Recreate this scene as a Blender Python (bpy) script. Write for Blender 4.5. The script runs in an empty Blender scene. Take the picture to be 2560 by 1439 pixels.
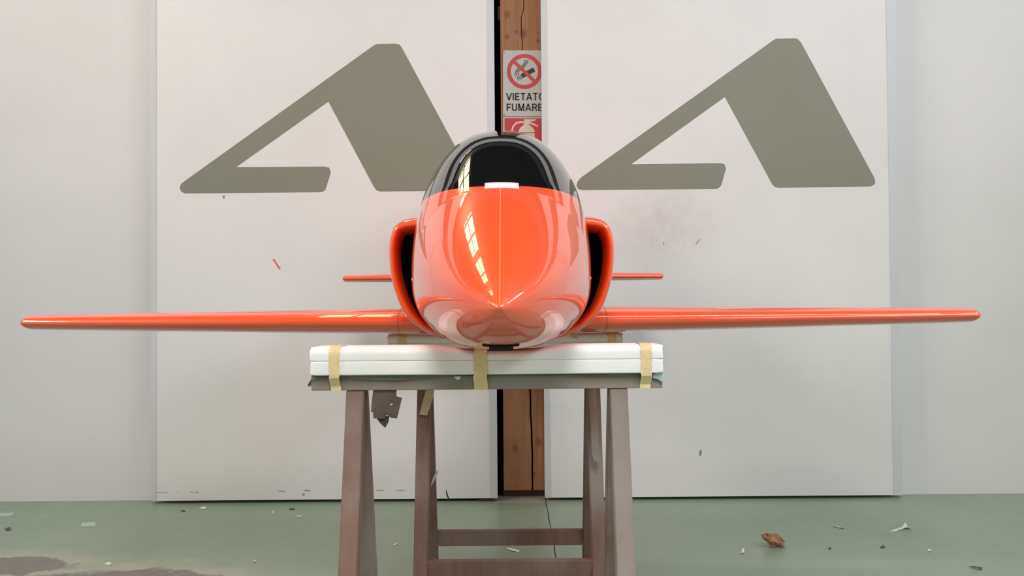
import bpy, bmesh, math, random
from mathutils import Vector, Matrix, noise
random.seed(7)

# ------------------------------------------------------------------ camera / world / exposure
S = bpy.context.scene
COL = S.collection
F = 2145.0                       # focal length in pixels of the 2560 px wide frame
EYE = Vector((0, 0, 1.07))
PITCH = math.radians(0.95)
ROLL = math.radians(0.45)
fwd = Vector((0, math.cos(PITCH), math.sin(PITCH)))
r0 = Vector((1, 0, 0)); u0 = Vector((0, -math.sin(PITCH), math.cos(PITCH)))
RT = r0*math.cos(ROLL) - u0*math.sin(ROLL)
UP = r0*math.sin(ROLL) + u0*math.cos(ROLL)
cam = bpy.data.cameras.new('camera'); camo = bpy.data.objects.new('camera', cam); COL.objects.link(camo)
m = Matrix((RT, UP, -fwd)).transposed().to_4x4(); m.translation = EYE
camo.matrix_world = m
cam.sensor_width = 36.0; cam.lens = F/2560*36.0; cam.clip_start = 0.05; cam.clip_end = 100
S.camera = camo
S.view_settings.view_transform = 'Standard'; S.view_settings.look = 'None'
S.view_settings.gamma = 1.0; S.view_settings.use_curve_mapping = False
S.view_settings.exposure = 0.12
S.cycles.use_denoising = True
S.cycles.max_bounces = 6; S.cycles.diffuse_bounces = 4; S.cycles.glossy_bounces = 3
S.cycles.use_adaptive_sampling = True; S.cycles.adaptive_threshold = 0.03
S.cycles.sample_clamp_indirect = 6.0
W = bpy.data.worlds.new('world'); S.world = W; W.use_nodes = True
W.node_tree.nodes['Background'].inputs[0].default_value = (0.75, 0.85, 1.0, 1)
W.node_tree.nodes['Background'].inputs[1].default_value = 0.4
LIGHT_ROOF = ((1.0, 0.80, 0.48), 7.5)       # warm roof lights over the left aisle
LIGHT_LEFT = ((1.0, 0.89, 0.82), 17.5)      # warm clerestory windows of the left side wall
LIGHT_RIGHT = ((0.82, 0.90, 1.0), 8.5)     # cool clerestory windows of the right side wall
LIGHT_FILL = ((0.98, 0.97, 0.96), 22.0)       # added overhead panes behind the photographer, for frontal light
LIGHT_LAMP = ((1.0, 0.97, 0.94), 34.0)      # hanging lamp over the right wing

def P(px, py, depth):
    """photograph pixel -> world point on the vertical plane y = depth"""
    d = RT*((px-1280)/F) + UP*((719.5-py)/F) + fwd
    return EYE + d*(depth/d.y)
def PF(px, py):
    """photograph pixel -> point on the floor"""
    d = RT*((px-1280)/F) + UP*((719.5-py)/F) + fwd
    return EYE + d*(-EYE.z/d.z)

# ------------------------------------------------------------------ helpers
def mesh_obj(name, verts, faces, mat=None, parent=None, smooth=False):
    me = bpy.data.meshes.new(name); me.from_pydata([tuple(v) for v in verts], [], faces); me.update()
    bm = bmesh.new(); bm.from_mesh(me); bmesh.ops.recalc_face_normals(bm, faces=bm.faces); bm.to_mesh(me); bm.free()
    return link(name, me, mat, parent, smooth)
def link(name, me, mat=None, parent=None, smooth=False):
    o = bpy.data.objects.new(name, me); COL.objects.link(o)
    if mat: me.materials.append(mat)
    if smooth:
        for p in me.polygons: p.use_smooth = True
    if parent:
        o.parent = parent
        o.matrix_parent_inverse = parent.matrix_world.inverted() if not parent.get('_loc') else Matrix.Identity(4)
    return o
def bm_obj(name, bm, mat=None, parent=None, smooth=False):
    me = bpy.data.meshes.new(name); bmesh.ops.recalc_face_normals(bm, faces=bm.faces); bm.to_mesh(me); bm.free()
    return link(name, me, mat, parent, smooth)
def box(name, a, b, mat, parent=None, bevel=0.0, seg=2):
    bm = bmesh.new()
    bmesh.ops.create_cube(bm, size=1)
    for v in bm.verts:
        v.co = Vector(((a[i]+b[i])/2 + v.co[i]*(b[i]-a[i]) for i in range(3)))
    if bevel: bmesh.ops.bevel(bm, geom=bm.edges[:], offset=bevel, segments=seg, affect='EDGES', profile=0.5)
    return bm_obj(name, bm, mat, parent)
def beam(name, p, q, wx, wy, mat, parent=None, bevel=0.002):
    """box bar from p to q, wx wide along X and wy deep; ends cut level"""
    bm = bmesh.new(); vs = []
    for c in (p, q):
        for sx, sy in ((-1,-1),(1,-1),(1,1),(-1,1)):
            vs.append(bm.verts.new((c[0]+sx*wx/2, c[1]+sy*wy/2, c[2])))
    bm.faces.new(vs[:4]); bm.faces.new(vs[4:])
    for i in range(4): bm.faces.new((vs[i], vs[(i+1)%4], vs[4+(i+1)%4], vs[4+i]))
    bmesh.ops.recalc_face_normals(bm, faces=bm.faces)
    if bevel: bmesh.ops.bevel(bm, geom=bm.edges[:], offset=bevel, segments=2, affect='EDGES')
    return bm_obj(name, bm, mat, parent)
def prism(name, pts, normal, t, mat, parent=None):
    """planar outline pts (world points) extruded by t along normal"""
    n = len(pts); nv = Vector(normal)*t
    vs = [Vector(p) for p in pts] + [Vector(p)+nv for p in pts]
    fs = [list(range(n)), list(range(2*n-1, n-1, -1))] + [(i, (i+1)%n, n+(i+1)%n, n+i) for i in range(n)]
    return mesh_obj(name, vs, fs, mat, parent)
def empty(name, loc):
    o = bpy.data.objects.new(name, None); COL.objects.link(o); o.location = loc; o.empty_display_size = 0.05
    bpy.context.view_layer.update()
    return o
def tag(o, label, cat, group=None, kind=None):
    if label: o['label'] = label
    if cat: o['category'] = cat
    if group: o['group'] = group
    if kind: o['kind'] = kind
    return o
def structure(o, label=None):
    o['kind'] = 'structure'
    if label: o['label'] = label
    return o
def pchip(tab):
    xs = [t[0] for t in tab]; ys = [t[1] for t in tab]; n = len(xs)
    h = [xs[i+1]-xs[i] for i in range(n-1)]; d = [(ys[i+1]-ys[i])/h[i] for i in range(n-1)]
    ms = [d[0]] + [0.0 if d[i-1]*d[i] <= 0 else (h[i-1]+h[i])*3/((2*h[i]+h[i-1])/d[i-1] + (h[i]+2*h[i-1])/d[i]) for i in range(1, n-1)] + [d[-1]]
    def f(x):
        x = min(max(x, xs[0]), xs[-1]); i = 0
        while i < n-2 and x > xs[i+1]: i += 1
        t = (x-xs[i])/h[i]
        return ys[i]*(1+2*t)*(1-t)**2 + ms[i]*h[i]*t*(1-t)**2 + ys[i+1]*t*t*(3-2*t) + ms[i+1]*h[i]*t*t*(t-1)
    return f

# ------------------------------------------------------------------ materials
def new_mat(name):
    mt = bpy.data.materials.new(name); mt.use_nodes = True
    return mt, mt.node_tree.nodes, mt.node_tree.links, mt.node_tree.nodes['Principled BSDF']
def simple(name, col, rough=0.6, metal=0.0, coat=0.0, spec=0.5, vary=0.0, vscale=8.0, bump=0.0, bscale=60.0):
    mt, N, L, b = new_mat(name)
    b.inputs['Base Color'].default_value = (*col, 1); b.inputs['Roughness'].default_value = rough
    b.inputs['Metallic'].default_value = metal; b.inputs['Coat Weight'].default_value = coat
    b.inputs['Coat Roughness'].default_value = 0.02; b.inputs['Specular IOR Level'].default_value = spec
    if vary or bump:
        tc = N.new('ShaderNodeTexCoord')
    if vary:
        nz = N.new('ShaderNodeTexNoise'); nz.inputs['Scale'].default_value = vscale; nz.inputs['Detail'].default_value = 6
        mx = N.new('ShaderNodeMix'); mx.data_type = 'RGBA'
        mx.inputs[6].default_value = (*[c*(1-vary) for c in col], 1); mx.inputs[7].default_value = (*[min(1, c*(1+vary)) for c in col], 1)
        rp = N.new('ShaderNodeMapRange'); rp.inputs[1].default_value = 0.3; rp.inputs[2].default_value = 0.7
        L.new(tc.outputs['Object'], nz.inputs['Vector']); L.new(nz.outputs['Fac'], rp.inputs[0]); L.new(rp.outputs[0], mx.inputs[0])
        L.new(mx.outputs[2], b.inputs['Base Color'])
    if bump:
        n2 = N.new('ShaderNodeTexNoise'); n2.inputs['Scale'].default_value = bscale; n2.inputs['Detail'].default_value = 4
        bp = N.new('ShaderNodeBump'); bp.inputs['Strength'].default_value = bump; bp.inputs['Distance'].default_value = 0.01
        L.new(tc.outputs['Object'], n2.inputs['Vector']); L.new(n2.outputs['Fac'], bp.inputs['Height']); L.new(bp.outputs[0], b.inputs['Normal'])
    return mt
def emit(name, col, s):
    mt = bpy.data.materials.new(name); mt.use_nodes = True; N = mt.node_tree.nodes; L = mt.node_tree.links
    N.remove(N['Principled BSDF']); e = N.new('ShaderNodeEmission'); e.inputs[0].default_value = (*col, 1); e.inputs[1].default_value = s
    L.new(e.outputs[0], N['Material Output'].inputs[0]); mt.cycles.emission_sampling = 'FRONT'; return mt

class NG:
    """tiny node-graph helper"""
    def __init__(s, mt): s.N = mt.node_tree.nodes; s.L = mt.node_tree.links
    def put(s, inp, v):
        if hasattr(v, 'links') or isinstance(v, bpy.types.NodeSocket): s.L.new(v, inp)
        else: inp.default_value = v
    def math(s, op, a, b=0.0, clamp=False):
        n = s.N.new('ShaderNodeMath'); n.operation = op; n.use_clamp = clamp; s.put(n.inputs[0], a); s.put(n.inputs[1], b); return n.outputs[0]
    def noise(s, vec, scale, detail=5, rough=0.55, dist=0.0):
        key = (vec.node.name, vec.name, scale, detail, rough, dist)
        if not hasattr(s, 'cache'): s.cache = {}
        if key in s.cache: return s.cache[key]
        s.cache[key] = s._noise(vec, scale, detail, rough, dist); return s.cache[key]
    def _noise(s, vec, scale, detail=5, rough=0.55, dist=0.0):
        n = s.N.new('ShaderNodeTexNoise'); s.put(n.inputs['Vector'], vec); n.inputs['Scale'].default_value = scale
        n.inputs['Detail'].default_value = detail; n.inputs['Roughness'].default_value = rough; n.inputs['Distortion'].default_value = dist; return n.outputs['Fac']
    def range(s, v, a, b, c=0.0, d=1.0):
        n = s.N.new('ShaderNodeMapRange'); s.put(n.inputs[0], v); n.inputs[1].default_value = a; n.inputs[2].default_value = b
        n.inputs[3].default_value = c; n.inputs[4].default_value = d; return n.outputs[0]
    def mix(s, f, a, b):
        n = s.N.new('ShaderNodeMix'); n.data_type = 'RGBA'; s.put(n.inputs[0], f)
        for i, v in ((6, a), (7, b)):
            if isinstance(v, tuple): n.inputs[i].default_value = (*v, 1)
            else: s.L.new(v, n.inputs[i])
        return n.outputs[2]
    def coord(s): return s.N.new('ShaderNodeTexCoord').outputs['Object']
    def mapping(s, v, loc=(0,0,0), scale=(1,1,1)):
        """(v - loc) * scale"""
        a = s.N.new('ShaderNodeVectorMath'); a.operation = 'SUBTRACT'; s.L.new(v, a.inputs[0]); a.inputs[1].default_value = loc
        b = s.N.new('ShaderNodeVectorMath'); b.operation = 'MULTIPLY'; s.L.new(a.outputs[0], b.inputs[0]); b.inputs[1].default_value = scale
        return b.outputs[0]
    def length(s, v):
        a = s.N.new('ShaderNodeVectorMath'); a.operation = 'LENGTH'; s.L.new(v, a.inputs[0]); return a.outputs['Value']
    def blob(s, v, c, rad, wob, scale, soft):
        """1 inside an uneven ellipse around c, 0 outside"""
        d = s.length(s.mapping(v, c, (1/rad[0], 1/rad[1], 1/rad[2])))
        n = s.noise(v, scale, 4, 0.6)
        d = s.math('ADD', d, s.math('MULTIPLY', s.math('SUBTRACT', n, 0.5), wob))
        return s.range(d, 1-soft, 1+soft, 1.0, 0.0)

def paint_mat():
    mt, N, L, b = new_mat('orange_gloss_paint')
    b.inputs['Base Color'].default_value = (0.97, 0.098, 0.018, 1)
    b.inputs['Roughness'].default_value = 0.35
    b.inputs['Coat Weight'].default_value = 1.0; b.inputs['Coat Roughness'].default_value = 0.012; b.inputs['Coat IOR'].default_value = 1.7
    return mt
def floor_mat():
    mt, N, L, b = new_mat('green_floor_paint'); g = NG(mt); v = g.coord()
    big = g.noise(v, 0.9, 4); fine = g.noise(v, 14, 8, 0.65)
    c = g.mix(g.range(big, 0.35, 0.65), (0.225, 0.305, 0.22), (0.265, 0.345, 0.255))
    c = g.mix(g.math('MULTIPLY', g.range(fine, 0.55, 0.75), 0.35), c, (0.38, 0.44, 0.34))
    c = g.mix(g.math('MULTIPLY', g.range(g.noise(v, 30, 8, 0.7), 0.62, 0.74), 0.5), c, (0.17, 0.20, 0.15))
    # bare concrete where the paint has worn off, with a pale scuffed rim
    p1 = PF(20, 1415); p2 = PF(300, 1450)
    worn = g.math('MAXIMUM', g.blob(v, (p1.x-.1, p1.y, 0), (0.36, 0.13, 1), 1.1, 11, 0.07), g.blob(v, (p2.x, p2.y-.1, 0), (0.44, 0.23, 1), 1.0, 11, 0.07))
    rim = g.math('MAXIMUM', g.blob(v, (p1.x-.1, p1.y, 0), (0.52, 0.22, 1), 1.2, 6, 0.3), g.blob(v, (p2.x, p2.y-.1, 0), (0.56, 0.32, 1), 1.1, 6, 0.25))
    c = g.mix(g.math('MULTIPLY', rim, 0.75), c, (0.42, 0.42, 0.34))
    c = g.mix(worn, c, (0.185, 0.155, 0.14))
    # bare dusty strip under the gap between the doors
    th = g.blob(v, (0.06, 4.74, 0), (0.26, 0.16, 1), 0.25, 9, 0.12)
    c = g.mix(g.math('MULTIPLY', th, 0.8), c, (0.40, 0.37, 0.32))
    L.new(c, b.inputs['Base Color'])
    rr = g.range(fine, 0.3, 0.7, 0.26, 0.42); L.new(rr, b.inputs['Roughness'])
    bp = N.new('ShaderNodeBump'); bp.inputs['Strength'].default_value = 0.08; bp.inputs['Distance'].default_value = 0.004
    L.new(g.noise(v, 35, 5), bp.inputs['Height']); L.new(bp.outputs[0], b.inputs['Normal'])
    return mt
def white_mat(name, col, dirt=0.0, spots=()):
    mt, N, L, b = new_mat(name); g = NG(mt); v = g.coord()
    c = g.mix(g.range(g.noise(v, 1.3, 5), 0.35, 0.65), tuple(k*0.965 for k in col), tuple(min(1, k*1.02) for k in col))
    if dirt:
        c = g.mix(g.math('MULTIPLY', g.range(g.noise(v, 24, 9, 0.72), 0.66, 0.74), dirt), c, (0.30, 0.29, 0.26))
    for (ctr, rad, amt, dcol) in spots:
        f = g.blob(v, ctr, rad, 0.9, 5, 0.75)
        f = g.math('MULTIPLY', f, g.range(g.noise(v, 18, 8, 0.7), 0.3, 0.75, 0.2, 1.0))
        c = g.mix(g.math('MULTIPLY', f, amt), c, dcol)
    L.new(c, b.inputs['Base Color']); b.inputs['Roughness'].default_value = 0.55
    bp = N.new('ShaderNodeBump'); bp.inputs['Strength'].default_value = 0.05; bp.inputs['Distance'].default_value = 0.003
    L.new(g.noise(v, 45, 4), bp.inputs['Height']); L.new(bp.outputs[0], b.inputs['Normal'])
    return mt
def timber_mat():
    mt, N, L, b = new_mat('pine_timber'); g = NG(mt); v = g.coord()
    grain = g.noise(g.mapping(v, (0,0,0), (26, 26, 1.2)), 2.2, 6, 0.6, 0.3)
    c = g.mix(g.range(grain, 0.3, 0.7), (0.40, 0.175, 0.075), (0.54, 0.26, 0.12))
    for (px, py, r) in ((1308, 83, .028), (1268, 36, .022), (1268, 92, .016), (1345, 102, .014), (1345, 82, .010), (1290, 80, .012), (1288, 1120, .02), (1346, 1105, .024), (1335, 1185, .014), (1280, 1180, .01)):
        k = P(px, py, 4.757)
        f = g.blob(v, tuple(k), (r*0.75, 1.0, r*0.95), 0.7, 20, 0.45)
        c = g.mix(g.math('MULTIPLY', f, 0.8), c, (0.24, 0.105, 0.06))
    L.new(c, b.inputs['Base Color']); b.inputs['Roughness'].default_value = 0.7
    return mt
def trestle_mat(name, dusty):
    mt, N, L, b = new_mat(name); g = NG(mt); v = g.coord()
    grain = g.noise(g.mapping(v, (0,0,0), (22, 22, 2.0)), 2.0, 6, 0.6)
    c = g.mix(g.range(grain, 0.3, 0.7), (0.165, 0.092, 0.066), (0.225, 0.130, 0.098))
    dust = g.noise(v, 3.2, 5, 0.6)
    c = g.mix(g.math('MULTIPLY', g.range(dust, 0.55-0.2*dusty, 0.75-0.15*dusty), 0.85), c, (0.265, 0.215, 0.205))
    c = g.mix(g.math('MULTIPLY', g.range(g.noise(v, 1.7, 3), 0.55-0.2*dusty, 0.72-0.2*dusty), 0.7), c, (0.29, 0.26, 0.225))
    c = g.mix(g.math('MULTIPLY', g.range(g.noise(v, 26, 6, 0.7), 0.66, 0.72), 0.7), c, (0.07, 0.04, 0.03))
    c = g.mix(g.math('MULTIPLY', g.range(g.noise(v, 60, 4, 0.6), 0.72, 0.76), 0.8), c, (0.45, 0.40, 0.34))
    L.new(c, b.inputs['Base Color']); b.inputs['Roughness'].default_value = 0.62
    return mt
def foam_mat():
    mt, N, L, b = new_mat('white_polyethylene_foam'); g = NG(mt); v = g.coord()
    c = g.mix(g.range(g.noise(v, 160, 4, 0.7), 0.35, 0.65), (0.86, 0.86, 0.845), (0.91, 0.91, 0.90))
    L.new(c, b.inputs['Base Color']); b.inputs['Roughness'].default_value = 0.55
    bp = N.new('ShaderNodeBump'); bp.inputs['Strength'].default_value = 0.15; bp.inputs['Distance'].default_value = 0.001
    L.new(g.noise(v, 220, 3), bp.inputs['Height']); L.new(bp.outputs[0], b.inputs['Normal'])
    return mt

M = dict(
    paint=paint_mat(), floor=floor_mat(), timber=timber_mat(), trestle=trestle_mat('overspray_dusted_wood', 0.55), trestle_back=trestle_mat('brown_trestle_wood', 0.1), rail_wood=trestle_mat('grey_dusted_rail', 1.0), foam=foam_mat(),
    canopy=simple('smoked_canopy_gloss', (0.006, 0.006, 0.007), 0.02, coat=0.35),
    seam=simple('pale_orange_seam', (0.95, 0.30, 0.12), 0.35, coat=0.5),
    panel_gap=simple('dark_panel_gap', (0.20, 0.02, 0.008), 0.5),
    hole_shade=simple('painted_hole_shade', (0.006, 0.005, 0.006), 0.8, spec=0.1),  # black colour stands for the shade inside intakes and nose-wheel bay
    black=simple('matt_black', (0.008, 0.007, 0.007), 0.7),
    wall=white_mat('white_plaster', (0.72, 0.708, 0.70)),
    end_wall=simple('grey_end_wall', (0.10, 0.095, 0.09), 0.8, vary=0.3, vscale=2),
    dark=simple('dark_roof_boards', (0.035, 0.028, 0.024), 0.9, vary=0.3, vscale=3),
    darkline=simple('dark_steel_rail', (0.03, 0.028, 0.027), 0.6),
    steel=simple('blue_grey_roof_steel', (0.13, 0.155, 0.165), 0.6),
    cavity=simple('painted_gap_shade', (0.004, 0.004, 0.004), 1.0, spec=0.0),  # near-black colour keeps the gap behind the doors in painted shade
    emblem=simple('grey_green_lettering_paint', (0.225, 0.228, 0.175), 0.5, vary=0.03, vscale=2),
    trim=simple('pale_aluminium_edge', (0.60, 0.62, 0.64), 0.45, spec=0.4),
    tape=simple('cream_masking_tape', (0.78, 0.62, 0.34), 0.6, vary=0.10, vscale=40, bump=0.2, bscale=90),
    tape_old=simple('aged_masking_tape', (0.52, 0.46, 0.30), 0.6, vary=0.15, vscale=60, bump=0.2, bscale=90),
    tape_white=simple('white_masking_tape', (0.72, 0.69, 0.66), 0.5),
    liner=simple('grey_packing_paper', (0.17, 0.16, 0.14), 0.7, vary=0.25, vscale=30, bump=0.3, bscale=50),
    card=simple('brown_dusty_card', (0.105, 0.075, 0.055), 0.75, vary=0.35, vscale=22),
    card_dark=simple('dark_grey_card', (0.055, 0.055, 0.048), 0.75, vary=0.3, vscale=22),
    plastic=simple('bluish_torn_film', (0.45, 0.50, 0.56), 0.35, vary=0.3, vscale=60),
    sign=simple('white_sign_enamel', (0.64, 0.63, 0.58), 0.4),
    sign_red=simple('sign_red', (0.66, 0.035, 0.045), 0.4),
    sign_black=simple('sign_black', (0.035, 0.033, 0.03), 0.5),
    sign_cream=simple('sign_cream', (0.80, 0.73, 0.60), 0.5),
    screw=simple('zinc_screw', (0.6, 0.6, 0.6), 0.3, metal=1.0),
    crack=simple('split_shadow_wood', (0.05, 0.022, 0.012), 0.9),
    scrap=simple('pale_paper_scrap', (0.72, 0.71, 0.66), 0.7, vary=0.1, vscale=60),
    scrap_green=simple('pale_green_paper', (0.42, 0.58, 0.46), 0.7),
    scrap_dark=simple('dark_scrap', (0.10, 0.10, 0.08), 0.8),
    lump=simple('brown_crumpled_paper', (0.36, 0.19, 0.105), 0.75, vary=0.45, vscale=55),
    red_mark=simple('red_paint_streak', (0.72, 0.16, 0.13), 0.6),
    scuff=simple('grey_scuff', (0.30, 0.29, 0.26), 0.7),
    frame=simple('dark_window_frame', (0.05, 0.055, 0.06), 0.5),
)
sm = P(1650, 570, 4.637); sl = P(1900, 1120, 4.637); s3 = P(1760, 700, 4.637); s4 = P(2150, 1000, 4.637)
M['door_r'] = white_mat('white_door_panel_stained', (0.77, 0.755, 0.745), 0.35,
    [((sm.x, 4.637, sm.z), (0.20, 9, 0.16), 0.55, (0.40, 0.38, 0.34)), ((s4.x, 4.637, s4.z), (0.9, 9, 0.30), 0.20, (0.48, 0.46, 0.42))])
sl2 = P(640, 960, 4.637)
M['door_l'] = white_mat('white_door_panel', (0.77, 0.755, 0.745), 0.30,
    [((sl2.x, 4.637, sl2.z), (0.8, 9, 0.10), 0.14, (0.48, 0.46, 0.42))])
M['win_l'] = emit('warm_daylight_pane', *LIGHT_LEFT)
M['win_r'] = emit('cool_daylight_pane', *LIGHT_RIGHT)
M['win_t'] = emit('warm_roof_light_pane', *LIGHT_ROOF)
M['lamp'] = emit('lamp_diffuser', *LIGHT_LAMP)
M['fill_pane'] = emit('neutral_fill_pane', *LIGHT_FILL)

M['canopy'].node_tree.nodes['Principled BSDF'].inputs['IOR'].default_value = 1.5; M['canopy'].node_tree.nodes['Principled BSDF'].inputs['Coat IOR'].default_value = 1.5
# ------------------------------------------------------------------ the hall
DY = 4.637            # front faces of the two sliding doors
WY = 4.727            # partition wall behind them
XH, YB, YF, ZW, ZR = 4.6, -5.5, 12.0, 3.62, 5.5
structure(mesh_obj('floor', [(-XH, YB, 0), (XH, YB, 0), (XH, YF, 0), (-XH, YF, 0)], [(0,1,2,3)], M['floor']), 'green painted concrete floor with a worn brown patch')
fl = bpy.data.objects['floor']
ja, jb = PF(1362, 1240), PF(1398, 1436)
jn = 14; jv = []
for i in range(jn+1):
    t = i/jn; p = ja.lerp(jb, t); wob = 0.0018*math.sin(i*2.1)
    hw = 0.0018+0.0012*((i*7) % 3)/2
    jv += [(p.x-hw+wob, p.y, 0.0004), (p.x+hw+wob, p.y, 0.0004)]
mesh_obj('floor_joint', jv, [(2*i, 2*i+1, 2*i+3, 2*i+2) for i in range(jn)], M['crack'], fl)
def pane(name, a, b, mat, parent, face):
    """one glazed pane facing into the hall"""
    if face == 'z': q = [(a[0], a[1], a[2]), (a[0], b[1], a[2]), (b[0], b[1], a[2]), (b[0], a[1], a[2])]
    elif face == 'x': q = [(b[0], a[1], a[2]), (b[0], b[1], a[2]), (b[0], b[1], b[2]), (b[0], a[1], b[2])]
    elif face == '-x': q = [(a[0], a[1], a[2]), (a[0], a[1], b[2]), (a[0], b[1], b[2]), (a[0], b[1], a[2])]
    else: q = [(a[0], b[1], a[2]), (a[0], b[1], b[2]), (b[0], b[1], b[2]), (b[0], b[1], a[2])]
    me = bpy.data.meshes.new(name); me.from_pydata(q, [], [(0, 1, 2, 3)]); me.update()
    return link(name, me, mat, parent)
# partition: two wall pieces with the post bay between them
def boxes(name, lst, mat, parent=None):
    bm = bmesh.new()
    for a, b in lst:
        g = bmesh.ops.create_cube(bm, size=1)
        for v in g['verts']: v.co = Vector(((a[i]+b[i])/2 + v.co[i]*(b[i]-a[i]) for i in range(3)))
    return bm_obj(name, bm, mat, parent)
structure(boxes('wall_back', [((-XH, WY, 0), (-0.55, WY+0.12, ZW)), ((0.55, WY, 0), (XH, WY+0.12, ZW)), ((-0.55, WY, 3.24), (0.55, WY+0.12, ZW))], M['wall']), 'white plaster partition wall behind the sliding doors')
structure(boxes('trim_1', [((-0.55, WY+.12, 0), (-0.53, 5.6, 3.0)), ((0.53, WY+.12, 0), (0.55, 5.6, 3.0)), ((-0.55, 5.6, 0), (0.55, 5.62, 3.0)), ((-0.55, WY+.12, 2.98), (0.55, 5.6, 3.0))], M['cavity']), 'black box painted as the deep shade in the gap beside the timber post')
structure(box('trim_2', (-XH, DY-0.04, 3.02), (XH, WY, 3.24), M['darkline']), 'dark steel track above the sliding doors')
for sname, x0, x1 in (('left', -XH-0.1, -XH), ('right', XH, XH+0.1)):
    structure(box('wall_'+sname, (x0, YB, 0), (x1, YF, ZW), M['wall']), 'white lower side wall of the hall, %s side' % sname)
    xi = -XH if sname == 'left' else XH
structure(box('wall_front', (-XH, YB-0.1, 0), (XH, YB, ZR), M['end_wall']), 'grey end wall of the hall behind the photographer')
structure(box('wall_far', (-XH, YF, 0), (XH, YF+0.1, ZR), M['dark']), 'dark end wall beyond the partition')
structure(box('trim_3', (-XH, YB, 3.02), (-XH+0.06, DY, 3.24), M['darkline']), 'dark steel rail along the left wall')
structure(box('trim_4', (XH-0.06, YB, 3.02), (XH, DY, 3.24), M['darkline']), 'dark steel rail along the right wall')
# upper side walls with clerestory openings on the right
structure(boxes('wall_left_upper', [((-XH-0.1, YB, ZW), (-XH, YF, 3.72)), ((-XH-0.1, YB, 5.05), (-XH, YF, ZR)), ((-XH-0.1, 2.95, 3.72), (-XH, YF, 5.05)), ((-XH-0.1, YB, 3.72), (-XH, 0.0, 5.05))], M['dark']), 'dark boarded upper wall, left side')
structure(boxes('wall_right_upper', [((XH, YB, ZW), (XH+0.1, YF, 3.72)), ((XH, YB, 5.05), (XH+0.1, YF, ZR)), ((XH, 1.9, 3.72), (XH+.1, YF, 5.05))], M['dark']), 'dark boarded upper wall, right side')
structure(box('ceiling', (-XH, YB, ZR), (XH, YF, ZR+0.1), M['dark']), 'dark boarded roof of the hall')
wi = 1
for k in range(5):        # warm roof lights over the left aisle
    y0 = 11.3 - k*1.55
    w_ = pane('window_%d' % wi, (-2.0, y0-1.4, ZR-0.03), (-1.3, y0, ZR-0.02), M['win_t'], None, 'z'); structure(w_, 'warm lit roof light, left row'); wi += 1
    for xx in (-2.0, -1.65, -1.3): box('window_frame', (xx-0.02, y0-1.4, ZR-0.06), (xx+0.02, y0, ZR-0.031), M['frame'], w_)
    for yy in (y0-1.4, y0-0.93, y0-0.47, y0): box('window_frame', (-2.02, yy-0.02, ZR-0.06), (-1.28, yy+0.02, ZR-0.031), M['frame'], w_)
for k in range(2):        # warm clerestory, left
    y0 = 2.95 - k*1.45
    w_ = pane('window_%d' % wi, (-XH-0.05, y0-1.37, 3.72), (-XH-0.04, y0, 5.05), M['win_l'], None, 'x'); structure(w_, 'warm lit clerestory window, left wall'); wi += 1
    box('window_frame', (-XH-0.08, y0-1.45, 3.72), (-XH, y0-1.37, 5.05), M['frame'], w_)
for k in range(5):        # cool clerestory, right
    y0 = 1.9 - k*1.48
    w_ = pane('window_%d' % wi, (XH+0.04, y0-1.40, 3.72), (XH+0.05, y0, 5.05), M['win_r'], None, '-x'); structure(w_, 'cool lit clerestory window, right wall'); wi += 1
    box('window_frame', (XH, y0-1.48, 3.72), (XH+0.08, y0-1.40, 5.05), M['frame'], w_)
w_ = pane('window_%d' % wi, (XH-0.004, 3.0, 4.25), (XH-0.003, 4.6, 5.0), M['win_r'], None, '-x'); structure(w_, 'small high window, right wall'); wi += 1
for yy in (3.0, 3.75, 4.6): box('window_frame', (XH-0.03, yy-0.03, 4.25), (XH, yy+0.03, 5.0), M['frame'], w_)
for k in range(3):        # unseen glowing panes added overhead to light the aircraft from the front
    y0 = -0.5-k*1.45
    w_ = pane('window_%d' % wi, (-0.9, y0-1.35, ZR-0.03), (0.9, y0, ZR-0.03), M['fill_pane'], None, 'z'); structure(w_, 'added fill light pane overhead behind the photographer'); wi += 1
    for xx in (-0.9, 0.0, 0.9): box('window_frame', (xx-0.03, y0-1.35, ZR-0.07), (xx+0.03, y0, ZR-0.031), M['frame'], w_)
# roof trusses
for k in range(7):
    y0 = 8.5 - k*2.25
    structure(box('trim_%d' % (5+k), (-XH, y0-0.08, ZR-0.45), (XH, y0+0.08, ZR-0.12), M['steel']), 'dark roof beam')

# long lamp hung across the right half of the bay
lm = empty('hanging_lamp', (2.5, 2.3, 4.60)); tag(lm, 'long bright hanging lamp above the right wing of the aircraft', 'lamp')
box('lamp_housing', (0.75, 2.21, 4.605), (3.75, 2.39, 4.68), M['trim'], lm)
pane('lamp_diffuser', (0.78, 2.24, 4.600), (3.72, 2.36, 4.600), M['lamp'], lm, 'z')
for xx in (1.2, 3.3): box('lamp_rod', (xx-0.008, 2.292, 4.68), (xx+0.008, 2.308, ZR), M['frame'], lm)

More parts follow.
